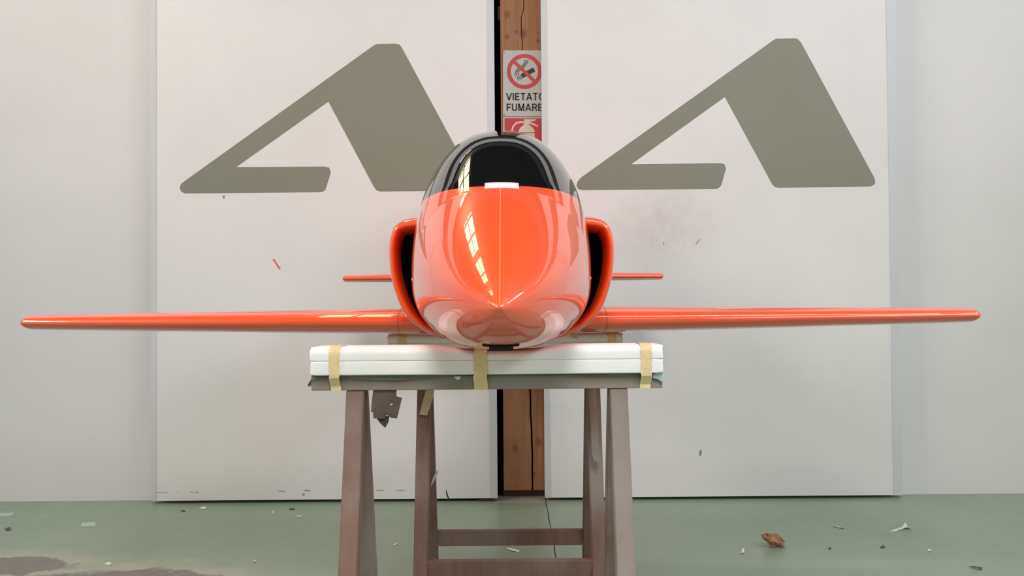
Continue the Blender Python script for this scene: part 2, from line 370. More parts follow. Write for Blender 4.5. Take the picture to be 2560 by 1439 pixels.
# ------------------------------------------------------------------ sliding doors
def sliding_door(name, x0, x1, mat, trims, label):
    e = empty(name, ((x0+x1)/2, DY+0.03, 0)); structure(e, label)
    box('door_panel', (x0+trims[0], DY, 0.017), (x1-trims[1], DY+0.05, 3.01), mat, e)
    if trims[0]: box('edge_trim', (x0, DY-0.003, 0.017), (x0+trims[0], DY+0.052, 3.01), M['trim'], e)
    if trims[1]: box('edge_trim', (x1-trims[1], DY-0.003, 0.017), (x1, DY+0.052, 3.01), M['trim'], e)
    return e
xl0, xl1 = P(378, 600, DY).x, P(1239, 600, DY).x
xr0, xr1 = P(1357, 600, DY).x, P(2247, 600, DY).x
d1 = sliding_door('door_1', xl0, xl1, M['door_l'], (0.028, 0.038), 'white sliding door with a grey letter, left of the timber post')
d2 = sliding_door('door_2', xr0, xr1, M['door_r'], (0.030, 0.050), 'white sliding door with a grey letter, right of the timber post')
A_R = [(1441,463),(1444,453),(1453,443),(1934,100),(1941,96.5),(1985,95.5),(1995,98),(2003,107),(2184,441),(2188,452),(2187,460),(2177,466),(1947,469),(1937,467),(1931,461),
       (1812,242.6),(1578,410.5),(1800,407.5),(1811,410),(1815,421),(1804,460),(1800,467),(1792,472),(1455,475),(1445,472)]
A_L = [(449.5,469),(451,462),(458,455),(935,113),(942,110),(990,109),(998,111),(1004,118),(1184,451),(1187,461),(1184,470),(1176,476),(951,478.5),(942,476),(936,469),
       (821,254),(591,417.5),(812,416),(823,419),(827,431),(815,470),(812,476),(804,480),(463,483.5),(453,479)]
for e, pts in ((d1, A_L), (d2, A_R)):
    q = [P(x, y, DY) for x, y in pts]
    o = prism('painted_letter', [(p.x, DY-0.0006, p.z) for p in q], (0, 1, 0), 0.0012, M['emblem'], e)
    o['label'] = 'grey-green letter A with an open slanted counter'
def decal(name, pts, mat, parent, y=DY-0.0005, t=0.001):
    return prism(name, [(p.x, y, p.z) for p in (P(a, b, DY) for a, b in pts)], (0, 1, 0), t, mat, parent)
decal('red_streak', [(681,648),(685,646),(702,671),(698,674)], M['red_mark'], d1)
decal('red_fleck', [(1657,606),(1660,605),(1661,610),(1658,612)], M['red_mark'], d2)
decal('paint_chip', [(1738,611),(1743,600),(1752,596),(1749,603),(1742,611)], M['tape_old'], d2)
for a, b in (((388,1230),(420,1231)), ((440,1230),(446,1231)), ((474,1229),(482,1231)), ((486,1229),(496,1231)), ((694,1226),(712,1228)), ((760,1224),(776,1227)), ((940,1224),(960,1226)), ((990,1224),(1012,1226))):
    decal('scuff_mark', [a, (b[0], a[1]), b, (a[0]+2, b[1])], M['scuff'], d1)
decal('scuff_mark', [(755,1233),(762,1232),(761,1239),(757,1238)], M['scuff'], d1)
decal('scuff_mark', [(556,489),(562,488),(562,496),(558,497)], M['scuff'], d1)
decal('scuff_mark', [(1748,1126),(1753,1122),(1755,1134),(1751,1141),(1747,1136)], M['scuff'], d2)
decal('torn_edge', [(1116,1220),(1118,1232),(1124,1248),(1121,1248),(1115,1234)], M['crack'], d1)
decal('torn_edge', [(1190,1249),(1205,1246),(1238,1247),(1236,1254),(1212,1256)], M['crack'], d1)

# ------------------------------------------------------------------ timber post with split, signs
PY = 4.757
pe = empty('timber_post', (P(1310, 900, PY).x, PY+0.1, 0)); tag(pe, 'brown timber post with long drying split, between the two white doors', 'post')
pxl = P(1255, 620, PY).x; pxr = pxl+0.30
rows = []; nz = 70
cr_lo = [(1325, 972), (1327, 1040), (1330, 1100), (1331, 1160), (1331, 1240)]
cr_hi = [(1309, -60), (1310, 20), (1303, 40), (1304, 90), (1307, 128), (1309, 300)]
def crack_x(z):
    tab = sorted([(P(x, y, PY).z, P(x, y, PY).x) for x, y in cr_lo+cr_hi])
    for (a, xa), (b, xb) in zip(tab, tab[1:]):
        if a <= z <= b: return xa+(xb-xa)*(z-a)/(b-a)
    return tab[0][1] if z < tab[0][0] else tab[-1][1]
vs, fs, mi = [], [], []
for i in range(nz+1):
    z = 0.03 + i*(2.95-0.03)/nz; c = crack_x(z) + 0.0012*math.sin(i*1.7)
    hw = 0.0048 if z < 1.0 else 0.0020
    vs += [(pxl, PY+0.2, z), (pxl, PY, z), (c-hw, PY, z), (c, PY+0.03, z), (c+hw, PY, z), (pxr, PY, z), (pxr, PY+0.2, z)]
for i in range(nz):
    for j in range(6):
        a = i*7+j; fs.append((a, a+1, a+8, a+7)); mi.append(1 if j in (2, 3) else 0)
o = mesh_obj('post_shaft', vs, fs, M['timber'], pe); o.data.materials.append(M['crack'])
for p_, k in zip(o.data.polygons, mi): p_.material_index = k
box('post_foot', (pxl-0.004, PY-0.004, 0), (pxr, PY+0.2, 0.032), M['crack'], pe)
wb0, wb1 = P(1244, 14, PY-0.01), P(1262, 48, PY-0.01)
box('wood_block', (wb0.x, PY+0.002, wb1.z), (pxl, PY+0.06, wb0.z), M['crack'], pe)

SY = PY-0.004
def SP(x, y): return P(x, y, SY)
def sprism(name, pts, mat, parent, lift, t=0.0008):
    return prism(name, [(p.x, SY-lift, p.z) for p in (SP(a, b) for a, b in pts)], (0, 1, 0), t, mat, parent)
def rounded(x0, y0, x1, y1, r, n=5):
    out = []
    for cx, cy, a0 in ((x1-r, y0+r, -90), (x1-r, y1-r, 0), (x0+r, y1-r, 90), (x0+r, y0+r, 180)):
        for i in range(n+1):
            a = math.radians(a0+90*i/n); out.append((cx+r*math.cos(a), cy+r*math.sin(a)))
    return out
def glyph(ch):
    """letter -> list of stroke polylines in a unit cell (x right, y up), and its advance"""
    def arc_(cx, cy, rx_, ry_, a0, a1, n=10): return [(cx+rx_*math.cos(math.radians(a0+(a1-a0)*i/n)), cy+ry_*math.sin(math.radians(a0+(a1-a0)*i/n))) for i in range(n+1)]
    G = {'V': ([[(0.03, 1), (0.33, 0.0)], [(0.63, 1), (0.33, 0.0)]], 0.66), 'I': ([[(0.09, 0), (0.09, 1)]], 0.18),
         'E': ([[(0.09, 0), (0.09, 1)], [(0.09, .915), (0.55, .915)], [(0.09, .51), (0.51, .51)], [(0.09, .085), (0.56, .085)]], 0.58),
         'T': ([[(0.30, 0), (0.30, 1)], [(0.0, .915), (0.60, .915)]], 0.60), 'A': ([[(0.05, 0), (0.35, 1)], [(0.65, 0), (0.35, 1)], [(0.17, .30), (0.53, .30)]], 0.70),
         'O': ([arc_(0.38, 0.5, 0.295, 0.425, 0, 360, 24)], 0.76), 'F': ([[(0.09, 0), (0.09, 1)], [(0.09, .915), (0.54, .915)], [(0.09, .50), (0.48, .50)]], 0.54),
         'U': ([[(0.09, 1), (0.09, .36)] + arc_(0.33, .36, .24, .275, 180, 360) + [(0.57, .36), (0.57, 1)]], 0.66),
         'M': ([[(0.09, 0), (0.09, 1)], [(0.11, 1), (0.39, 0.05)], [(0.67, 1), (0.39, 0.05)], [(0.69, 0), (0.69, 1)]], 0.78),
         'R': ([[(0.09, 0), (0.09, 1)], [(0.09, .915), (0.36, .915)] + arc_(.36, .70, .20, .215, 90, -90) + [(0.09, .485)], [(0.40, .47), (0.59, 0.0)]], 0.63)}
    return G[ch]
def text_part(body, px, py, h, parent, mat, width):
    """bold sans lettering, base line at pixel (px, py) of the sign"""
    adv = sum(glyph(c)[1]+0.11 for c in body)-0.11; kx = width/(adv*h); vs, fs = [], []; x0 = 0.0; hw = 0.085
    for ch in body:
        strokes, a = glyph(ch)
        for st in strokes:
            L_, R_ = [], []
            for i, (x, y) in enumerate(st):
                p = st[max(i-1, 0)]; q = st[min(i+1, len(st)-1)]
                if st[0] == st[-1] or (abs(st[0][0]-st[-1][0]) < 1e-6 and abs(st[0][1]-st[-1][1]) < 1e-6):
                    if i in (0, len(st)-1): p, q = st[-2], st[1]
                d = Vector((q[0]-p[0], q[1]-p[1])).normalized(); L_.append((x-d.y*hw, y+d.x*hw)); R_.append((x+d.y*hw, y-d.x*hw))
            for i in range(len(st)-1):
                b = len(vs)
                for lift in (0.0014, 0.0002):
                    for (x, y) in (L_[i], L_[i+1], R_[i+1], R_[i]):
                        p = SP(px+(x0+x)*h*kx, py-min(max(y, 0), 1)*h); vs.append((p.x, SY-lift, p.z))
                fs += [(b, b+1, b+2, b+3), (b+7, b+6, b+5, b+4)] + [(b+k, b+4+k, b+4+(k+1) % 4, b+(k+1) % 4) for k in range(4)]
        x0 += a+0.11
    return mesh_obj('lettering', vs, fs, mat, parent)
sg = empty('no_smoking_sign', (SP(1310, 210).x, SY, SP(1310, 292).z)); tag(sg, 'white no-smoking sign reading VIETATO FUMARE on the timber post', 'sign')
sprism('sign_plate', rounded(1257.5, 126, 1368, 291, 3), M['sign'], sg, 0.0, 0.003)
cx, cy = 1311, 178.5
n = 56; ring_v, ring_f = [], []
for i in range(n):
    a = 2*math.pi*i/n
    for r, l in ((43.5, .0014), (34.0, .0014), (34.0, .0002), (43.5, .0002)):
        p = SP(cx+r*math.cos(a), cy+r*math.sin(a)); ring_v.append((p.x, SY-l, p.z))
for i in range(n):
    for j in range(4): ring_f.append((4*i+j, 4*i+(j+1) % 4, 4*((i+1) % n)+(j+1) % 4, 4*((i+1) % n)+j))
mesh_obj('prohibition_ring', ring_v, ring_f, M['sign_red'], sg)
def bar(name, ax, ay, bx, by, w, mat, lift, parent=None):
    d = Vector((bx-ax, by-ay)).normalized(); nn = Vector((-d.y, d.x))*w/2
    return sprism(name, [(ax+nn.x, ay+nn.y), (bx+nn.x, by+nn.y), (bx-nn.x, by-nn.y), (ax-nn.x, ay-nn.y)], mat, parent or sg, lift)
bar('cigarette', 1304, 190.5, 1335.5, 173.5, 11, M['sign_black'], 0.0010)
for k in range(3):
    ox = 1302.0-k*3.6; oy = 192.2+k*1.9; d = Vector((0.48, 0.88))*5.6
    bar('filter_line', ox-d.x, oy-d.y, ox+d.x, oy+d.y, 1.6, M['sign_black'], 0.0010)
for k in range(3):     # smoke lines: two opposed bends
    off = k*4.0; pts = [(1287.5+off, 190.5-off*.3), (1288+off, 184), (1290+off*.95, 177.5), (1294+off*.8, 172+off*.3), (1300+off*.5, 168+off*.5), (1305+off*.4, 165+off*.6), (1309+off*.6, 160+off*.5), (1311.5+off*.9, 155+off*.1), (1312+off, 150)]
    pts = [(x, y) for x, y in pts]
    L_, R_ = [], []
    for i, (x, y) in enumerate(pts):
        a = pts[max(i-1, 0)]; b = pts[min(i+1, len(pts)-1)]; d = Vector((b[0]-a[0], b[1]-a[1])).normalized()
        L_.append((x-d.y*0.85, y+d.x*0.85)); R_.append((x+d.y*0.85, y-d.x*0.85))
    sprism('smoke_line', L_+R_[::-1], M['sign_black'], sg, 0.0010)
bar('prohibition_bar', 1285, 153.5, 1337.5, 204.5, 8.0, M['sign_red'], 0.0016)
text_part('VIETATO', 1266, 250.5, 18.5, sg, M['sign_black'], 96)
text_part('FUMARE', 1266.5, 277.5, 18.5, sg, M['sign_black'], 90)
for x, y in ((1261.5, 131.5), (1263, 286.5)):
    bm = bmesh.new(); bmesh.ops.create_uvsphere(bm, u_segments=12, v_segments=8, radius=0.0042)
    c = SP(x, y)
    for v in bm.verts: v.co = Vector((c.x+v.co.x, SY-0.001+v.co.y*0.5, c.z+v.co.z))
    bm_obj('screw', bm, M['screw'], sg, True)
fg = empty('fire_extinguisher_sign', (SP(1310, 330).x, SY, SP(1310, 400).z)); tag(fg, 'red fire-extinguisher sign with white border below the no-smoking sign', 'sign')
sprism('sign_plate', rounded(1257.5, 292.5, 1368, 402, 3), M['sign'], fg, 0.0, 0.003)
sprism('red_field', rounded(1261.5, 295.5, 1364, 398, 2), M['sign_red'], fg, 0.0008)
sprism('extinguisher_symbol', [(1310,298),(1340,298),(1338,302),(1323,303.5),(1323,312),(1333,320),(1336.5,326),(1336.5,392),(1297,392),(1297,326),(1300,320),(1309,312),(1310,303)], M['sign_cream'], fg, 0.0016)
sprism('symbol_lever', [(1323,304),(1327,304.5),(1346,314.5),(1344,317),(1323,309)], M['sign_cream'], fg, 0.0016)
hp = [(1309,305.5),(1300,305),(1290,308),(1283,316),(1280,327),(1278,342),(1277,360)]
L_, R_ = [], []
for i, (x, y) in enumerate(hp):
    a = hp[max(i-1, 0)]; b = hp[min(i+1, len(hp)-1)]; d = Vector((b[0]-a[0], b[1]-a[1])).normalized()
    L_.append((x-d.y*2.3, y+d.x*2.3)); R_.append((x+d.y*2.3, y-d.x*2.3))
sprism('symbol_hose', L_+R_[::-1], M['sign_cream'], fg, 0.0016)
bar('symbol_band', 1297, 331.5, 1336.5, 331.5, 1.6, M['sign_red'], 0.0024, fg)

# ------------------------------------------------------------------ trestles
ZT = 0.906            # top of the trestle rails
def trestle(cx, y0, label, half, leg_at, legw, wood):
    e = empty('trestle', (cx, y0, 0)); tag(e, label, 'trestle', 'wooden trestles under the aircraft')
    box('rail', (cx-half, y0-0.036, ZT-0.034), (cx+half, y0+0.036, ZT), M['rail_wood'], e, 0.002)
    zb = ZT-0.034; sl = 0.26
    for sx in (-1, 1):
        for sy in (-1, 1):
            beam('leg', (cx+sx*leg_at, y0+sy*(0.012+sl*zb), 0), (cx+sx*leg_at, y0+sy*0.012, zb), legw, 0.042, M[wood], e)
    zc = 0.223
    for sy in (-1, 1):
        yc = y0+sy*(0.012+sl*(zb-zc))
        box('crossbar', (cx-leg_at+legw/2-0.004, yc-0.014, zc-0.027), (cx+leg_at-legw/2+0.004, yc+0.014, zc+0.027), M[wood], e, 0.002)
    return e
TF, TR = 1.993, 2.93
cxf = P(1217, 950, TF-0.036).x; cxr = P(1271, 860, TR).x
t1 = trestle(cxf, TF, 'dusty brown wooden trestle under the nose, nearest the camera', 0.400, 0.301, 0.040, 'trestle')
t2 = trestle(cxr, TR, 'reddish brown wooden trestle standing farther back, under the wing', 0.400, 0.284, 0.044, 'trestle_back')

# foam pads: two sheets each, softly rounded
def foam(cx, y0, half, thick, deep, label, tapes, dent=0.0):
    e = empty('foam_pad', (cx, y0, ZT)); tag(e, label, 'foam pad', 'foam pads on the trestles')
    h2 = thick/2
    for k, nm in ((0, 'lower_sheet'), (1, 'upper_sheet')):
        bm = bmesh.new(); nx = 90; z0 = ZT+0.0015+k*h2; ringv = []
        R_ = ((0.004, 0.003), (0.003, 0.017))[k]            # bottom and top corner radii
        sec = []
        for (cy_, cz_, r, a0) in ((deep/2-R_[0], R_[0], R_[0], -90), (deep/2-R_[1], h2-R_[1], R_[1], 0), (-deep/2+R_[1], h2-R_[1], R_[1], 90), (-deep/2+R_[0], R_[0], R_[0], 180)):
            for q_ in range(7):
                a = math.radians(a0+15*q_); sec.append((cy_+r*math.cos(a), cz_+r*math.sin(a)))
        ns = len(sec)
        for i in range(nx+1):
            x = cx-half+2*half*i/nx; ring = []
            e_ = min(i, nx-i); rnd = (0.93, 0.98, 1.0)[min(e_, 2)]
            for (yy, zz) in sec:
                dz = dent*math.exp(-((x-cx-0.03)/0.13)**4)*(zz/h2 if k == 1 else 0)
                w = noise.noise(Vector((x*11, yy*30+k*5, zz*30)))*0.0009
                ring.append(bm.verts.new((x+(noise.noise(Vector((yy*60, zz*80, i)))*0.003 if e_ == 0 else 0), y0+yy*(rnd*0.4+0.6)+w, z0+h2/2+(zz-h2/2)*rnd-dz+(w if zz > h2/2 and k == 1 else 0))))
            ringv.append(ring)
        for i in range(nx):
            for j in range(ns): bm.faces.new((ringv[i][j], ringv[i][(j+1) % ns], ringv[i+1][(j+1) % ns], ringv[i+1][j]))
        bm.faces.new(ringv[0]); bm.faces.new(ringv[-1][::-1])
        o = bm_obj(nm, bm, M['foam'], e, True); o.data.set_sharp_from_angle(angle=math.radians(40))
    for (xa, xb, xc, xd, zlo, mat) in tapes:     # top edge xa..xb, lower edge xc..xd
        yf = y0-deep/2; top = ZT+0.0015+thick; rr = 0.017
        path = [(y0+0.02, top+0.0016)] + [(yf+rr-(rr+0.0018)*math.cos(math.radians(a)), top-rr+(rr+0.0018)*math.sin(math.radians(a))) for a in (90, 72, 54, 36, 18, 0)]
        path += [(yf-0.0020, ZT+0.02), (yf-0.0016, ZT+0.004), (yf-0.0005, ZT-0.004), (y0-0.0395, zlo+0.010), (y0-0.0395, zlo)]
        vs, fs = [], []
        for i, (yy, zz) in enumerate(path):
            t = i/(len(path)-1); wv = 0.0012*math.sin(i*2.3+xa*40)
            for (x, dy) in ((xa+(xc-xa)*t+wv, 0), (xb+(xd-xb)*t+wv, 0)): vs.append((x, yy, zz))
        fs = [(2*i, 2*i+1, 2*i+3, 2*i+2) for i in range(len(path)-1)]
        o = mesh_obj('tape_band', vs, fs, M[mat], e)
        so = o.modifiers.new('thickness', 'SOLIDIFY'); so.thickness = 0.0008
    return e
yfF = TF-0.055
def fx(px, py=900): return P(px, py, yfF).x
zrb = ZT-0.034
foam(P(1216, 900, yfF).x, TF, 0.3985, 0.064, 0.11, 'long white foam pad strapped with three tape bands, under the nose',
     [(fx(821), fx(849), fx(823), fx(848), zrb, 'tape'), (fx(1187), fx(1217), fx(1183), fx(1218), zrb, 'tape'), (fx(1602), fx(1631), fx(1602), fx(1629), zrb, 'tape')], 0.0105)
yrF = TR-0.055
def rx(px): return P(px, 855, yrF).x
foam(P(1263, 855, yrF).x, TR, 0.394, 0.0565, 0.11, 'white foam pad with tape bands on the rear trestle, under the wing',
     [(rx(996), rx(1016), rx(996), rx(1016), zrb, 'tape'), (rx(1521), rx(1541), rx(1522), rx(1540), zrb, 'tape')])

# packing-paper liner between the front foam and rail, hanging over the rail edge
lp = [(779,951),(800,941),(830,939),(860,944),(900,946),(935,950),(970,948),(1010,948),(1050,945),(1090,942),(1130,940),(1180,939),(1240,938),(1300,938),(1360,937),(1420,936),(1480,939),(1540,939),(1590,938),(1625,941),(1640,946),(1656,958)]
le = empty('packing_paper', (cxf, TF, ZT)); tag(le, 'grey creased packing paper squeezed between front foam pad and trestle rail', 'paper')
vs, fs = [], []
yy = TF-0.0385
for i, (x, y) in enumerate(lp):
    p = P(x, y, yy); dy = -0.002-0.004*abs(math.sin(i*1.9))
    vs += [(p.x, TF-0.02, ZT+0.0012), (p.x, yy+0.001, ZT+0.0012), (p.x, yy-0.002, ZT-0.001), (p.x, yy+dy, min(p.z, ZT-0.003))]
for i in range(len(lp)-1):
    for j in range(3): fs.append((4*i+j, 4*i+j+1, 4*i+j+5, 4*i+j+4))
o = mesh_obj('paper_sheet', vs, fs, M['liner'], le); o.modifiers.new('thickness', 'SOLIDIFY').thickness = 0.0007
def hang(name, pts, depth, mat, parent, t=0.0015, curl=0.0):
    q = []
    z0 = max(P(x, y, depth).z for x, y in pts)
    for x, y in pts:
        p = P(x, y, depth); q.append((p.x, depth-curl*(z0-p.z), p.z))
    return prism(name, q, (0, 1, 0), t, mat, parent)
hang('torn_end', [(793,938),(783,941),(776,950),(769,962),(772,967),(776,962),(778,967),(783,955),(790,947)], TF-0.03, M['card_dark'], le, 0.002)
hang('torn_film', [(1633,934),(1659,929),(1662,942),(1657,955),(1645,947),(1632,944)], TF-0.044, M['plastic'], le, 0.001)
hang('tape_scrap', [(1134,941),(1152,940),(1149,948),(1142,949)], TF-0.045, M['tape_white'], le, 0.001)

# torn card hanging under the front rail
ce = empty('hanging_card', (P(965, 975, TF).x, TF-0.03, ZT-0.034)); tag(ce, 'torn dark brown card scrap dangling below the front trestle rail', 'card scrap')
hang('card_sheet', [(933,974),(991,974),(991,990),(1005,994),(993,1045),(977,1043),(967,1036),(962,1046),(934,1045),(933,1030),(928,1028),(929,1008)], TF-0.030, M['card'], ce, 0.002, 0.05)
hang('torn_tip', [(938,1040),(973,1040),(971,1055),(963,1069),(950,1057)], TF-0.027, M['card_dark'], ce, 0.002, 0.02)
hang('white_fleck', [(976,1010),(980,1008),(982,1010),(977,1013)], TF-0.0325, M['tape_white'], ce, 0.0006, 0.05)
# tape left on the rear trestle
te = tag(hang('masking_tape', [(1065,975),(1086,975),(1083,992),(1069,1037),(1049,1035),(1058,1000)], TR-0.085, M['tape_old'], None, 0.001, 0.12), 'strip of old masking tape stuck on the left front leg of the rear trestle', 'tape')
pe2 = tag(hang('brown_paper_strip', [(1473,972),(1490,972),(1493,1060),(1497,1150),(1492,1152),(1482,1146),(1478,1130),(1476,1050)], TR-0.145, M['trestle'], None, 0.0015, 0.10), 'long brown paper strip stuck on the right leg of the rear trestle', 'paper')
gf = tag(hang('plastic_shred', [(1094,1173),(1095.5,1180),(1083,1207),(1077,1216),(1079,1204),(1085,1188)], TR-0.05, M['plastic'], None, 0.001, 0.0), 'grey plastic shred caught on the left legs of the rear trestle', 'plastic shred')

# ------------------------------------------------------------------ the aircraft
Y0 = 1.42
AC = bpy.data.objects.new('model_aircraft', None); COL.objects.link(AC)
AC.location = (-0.0205, Y0, 0.96); AC.rotation_euler = (0, 0, 0.0077); AC['_loc'] = 1
tag(AC, 'glossy orange jet aircraft model with smoked canopy resting on foam-padded trestles', 'aircraft')
def A(x, y, z): return (x, y-Y0, z-0.96)
def ac_mesh(name, verts, faces, mat, smooth=True, parent=None):
    o = mesh_obj(name, [A(*v) for v in verts], faces, M[mat], None, smooth)
    o.parent = parent or AC
    return o
def smooth_tab(tab, x0, x1, sig):
    """table -> evenly sampled, blurred curve (end slopes kept by linear extension)"""
    f = pchip(tab); n = 400; h = (x1-x0)/n; K = int(3*sig/h)
    def ext(x):
        if x < x0: return 2*f(x0)-f(2*x0-x)
        if x > x1: return 2*f(x1)-f(2*x1-x)
        return f(x)
    raw = [ext(x0+h*i) for i in range(-K, n+K+1)]
    ker = [math.exp(-0.5*(k*h/sig)**2) for k in range(-K, K+1)]; sw = sum(ker)
    out = [sum(raw[i+k]*ker[k] for k in range(2*K+1))/sw for i in range(n+1)]
    def g(x):
        t = min(max((x-x0)/h, 0), n-1e-6); i = int(t); t -= i
        return out[i]*(1-t)+out[i+1]*t
    return g
ZN = 1.0614
def un(y, L): return min(1.0, max(0.0, (y-Y0)/L))
w_aft = smooth_tab([(2.4,0.2405),(2.52,0.2405),(2.8,0.238),(3.2,0.215),(3.6,0.175),(4.0,0.125),(4.3,0.090)], 2.4, 4.3, 0.08)
def wf(y):
    if y < 2.52: return 0.2405*max(1e-9, 1-(1-un(y, 1.10))**2.4)**0.85
    return w_aft(y)
t_can = smooth_tab([(1.95,1.335),(2.0,1.365),(2.1,1.423),(2.2,1.479),(2.3,1.523),(2.4,1.552),(2.5,1.571),(2.6,1.584),(2.7,1.590),(2.85,1.588),(3.0,1.569),(3.2,1.518),(3.6,1.42),(4.0,1.34),(4.3,1.29)], 1.95, 4.3, 0.05)
def tf(y):
    if y < 1.95: return ZN+(1.335-ZN)*un(y, 1.95-Y0)**0.90
    return t_can(y)
b_aft = smooth_tab([(2.1,0.9614),(2.6,0.9605),(3.0,0.966),(3.4,1.0),(3.8,1.07),(4.3,1.15)], 2.1, 4.3, 0.08)
def bf(y):
    if y < 2.17: return ZN-0.1*max(1e-9, 1-(1-un(y, 0.75))**3)**0.8
    return b_aft(y)
z_aft = smooth_tab([(2.1,1.135),(2.6,1.14),(3.2,1.15),(4.3,1.22)], 2.1, 4.3, 0.1)
def zf(y):
    if y < 2.12: return ZN+0.0736*(1-(1-un(y, 0.70))**2)
    return z_aft(y)
def nu(y): return 2.0+0.38*un(y, 0.6)**1.2
YC0, YC1 = 1.95, 3.12
def zc(y): return 1.335-0.05*max(0, min(y, 2.4)-1.95)
NL = 2.45
def half_sec(y, z):
    w, zt, zb, zm = wf(y), tf(y), bf(y), zf(y)
    n_ = nu(y)
    if z >= zm: return w*max(0, 1-((z-zm)/max(zt-zm, 1e-6))**n_)**(1/n_)
    return w*max(0, 1-((zm-z)/max(zm-zb, 1e-6))**NL)**(1/NL)
def top_z(x, y):
    w = wf(y); n_ = nu(y); return zf(y)+(tf(y)-zf(y))*max(0, 1-abs(x/w)**n_)**(1/n_)
def bot_z(x, y):
    w = wf(y); return zf(y)-(zf(y)-bf(y))*max(0, 1-abs(x/w)**NL)**(1/NL)
def arc(y, a0, a1, n):
    """points on the right half of the section for angle a0..a1 (-90 bottom, 90 top)"""
    w, zt, zb, zm = wf(y), tf(y), bf(y), zf(y); out = []
    for i in range(n+1):
        a = a0+(a1-a0)*i/n; c, s = math.cos(a), math.sin(a)
        if s >= 0: out.append((w*max(c, 0)**(2/nu(y)), zm+(zt-zm)*s**(2/nu(y))))
        else: out.append((w*max(c, 0)**(2/NL), zm-(zm-zb)*abs(s)**(2/NL)))
    return out
H = math.pi/2
def loft(ys, rng, n, full):
    rings = []
    for y in ys:
        a0, a1 = rng(y); r = arc(y, a0, a1, n)
        if full == 'body':       # bottom at start: left side top -> bottom -> right side top
            pts = [(-x, z) for x, z in r[::-1]] + r[1:]
        else:                    # canopy: right base -> top -> left base
            pts = r + [(-x, z) for x, z in r[-2::-1]]
        rings.append([(x, y, z) for x, z in pts])
    k = len(rings[0]); vs = [v for r in rings for v in r]; fs = []
    for i in range(len(rings)-1):
        for j in range(k-1): fs.append((i*k+j, i*k+j+1, (i+1)*k+j+1, (i+1)*k+j))
    return vs, fs
def belt(y):
    zt, zm = tf(y), zf(y); return math.asin(min(1, ((zc(y)-zm)/(zt-zm))**(nu(y)/2)))
ysn = [Y0+(YC0-Y0)*(i/60)**1.7 for i in range(61)]; ysn[0] = Y0+1e-4
ysm = [YC0+(YC1-YC0)*(i/70)**1.6 for i in range(71)]
ysr = [YC1+(4.3-YC1)*i/40 for i in range(41)]
def weld(vs, fs, name, mat, parent=None):
    bm = bmesh.new(); bv = [bm.verts.new(A(*v)) for v in vs]
    for f in fs:
        try: bm.faces.new([bv[i] for i in f])
        except ValueError: pass
    bmesh.ops.remove_doubles(bm, verts=bm.verts, dist=1e-5)
    o = bm_obj(name, bm, M[mat], None, True); o.parent = parent or AC; return o
bv_, bf_ = loft(ysn + ysm[1:], lambda y: (-H, H if y <= YC0 else belt(y)), 56, 'body')
fus = weld(bv_, bf_, 'fuselage', 'paint')
rv, rf = loft(ysr, lambda y: (-H, H), 56, 'body')
aft = weld(rv, rf, 'aft_fuselage', 'paint')
cv, cf = loft(ysm, lambda y: (belt(y), H), 40, 'canopy')
can = weld(cv, cf, 'canopy', 'canopy'); can['label'] = 'smoked black glossy canopy'
# exhaust nozzle
vs, fs = [], []; n = 40
for k, (r, y) in enumerate(((0.088, 4.30), (0.075, 4.36), (0.068, 4.36), (0.066, 4.20))):
    for i in range(n):
        a = 2*math.pi*i/n; vs.append((r*math.cos(a), y, 1.22+r*0.78*math.sin(a)))
for k in range(3):
    for i in range(n): fs.append((k*n+i, k*n+(i+1) % n, (k+1)*n+(i+1) % n, (k+1)*n+i))
fs.append(tuple(range(3*n, 4*n)))
ac_mesh('exhaust_nozzle', vs, fs, 'black')
# mould seam up the middle of the nose
vs, fs = [], []
ys_ = [Y0+0.006+(YC0-0.010-Y0)*i/70 for i in range(71)]
for y in ys_:
    hw = 0.0009
    vs += [(-hw, y, tf(y)-0.0003), (-hw*0.5, y, tf(y)+0.0004), (hw*0.5, y, tf(y)+0.0004), (hw, y, tf(y)-0.0003)]
for i in range(70):
    for j in range(3): fs.append((4*i+j, 4*i+j+1, 4*i+j+5, 4*i+j+4))
ac_mesh('mould_seam', vs, fs, 'seam', parent=None)['label'] = 'pale raised seam line up the middle of the nose'
# black plates on the skin, painted as the shade in the nose-wheel opening
def belly_plate(name, rows, mat, t=0.002):
    vs, fs = [], []; nx = 8
    for (y, hw) in rows:
        for i in range(nx+1):
            x = -hw+2*hw*i/nx; vs.append((x, y, bot_z(x, y)-t))
    k = len(vs)
    for (y, hw) in rows:
        for i in range(nx+1):
            x = -hw+2*hw*i/nx; vs.append((x, y, bot_z(x, y)+0.002))
    R = len(rows); q = nx+1
    for i in range(R-1):
        for j in range(nx):
            fs.append((i*q+j, i*q+j+1, (i+1)*q+j+1, (i+1)*q+j)); fs.append((k+i*q+j, k+(i+1)*q+j, k+(i+1)*q+j+1, k+i*q+j+1))
        fs.append((i*q, (i+1)*q, k+(i+1)*q, k+i*q)); fs.append((i*q+nx, k+i*q+nx, k+(i+1)*q+nx, (i+1)*q+nx))
    for j in range(nx):
        fs.append((j, k+j, k+j+1, j+1)); a = (R-1)*q+j; fs.append((a, a+1, k+a+1, k+a))
    return ac_mesh(name, vs, fs, mat, False)
belly_plate('nose_gear_lip', [(1.660, 0.0360), (1.672, 0.0360), (1.682, 0.035)], 'hole_shade')
belly_plate('nose_gear_bay_shade', [(1.680+0.022*i, 0.0235+0.0004*i) for i in range(9)], 'hole_shade', 0.0026)['label'] = 'black plate painted as the shaded nose-wheel bay under the nose'
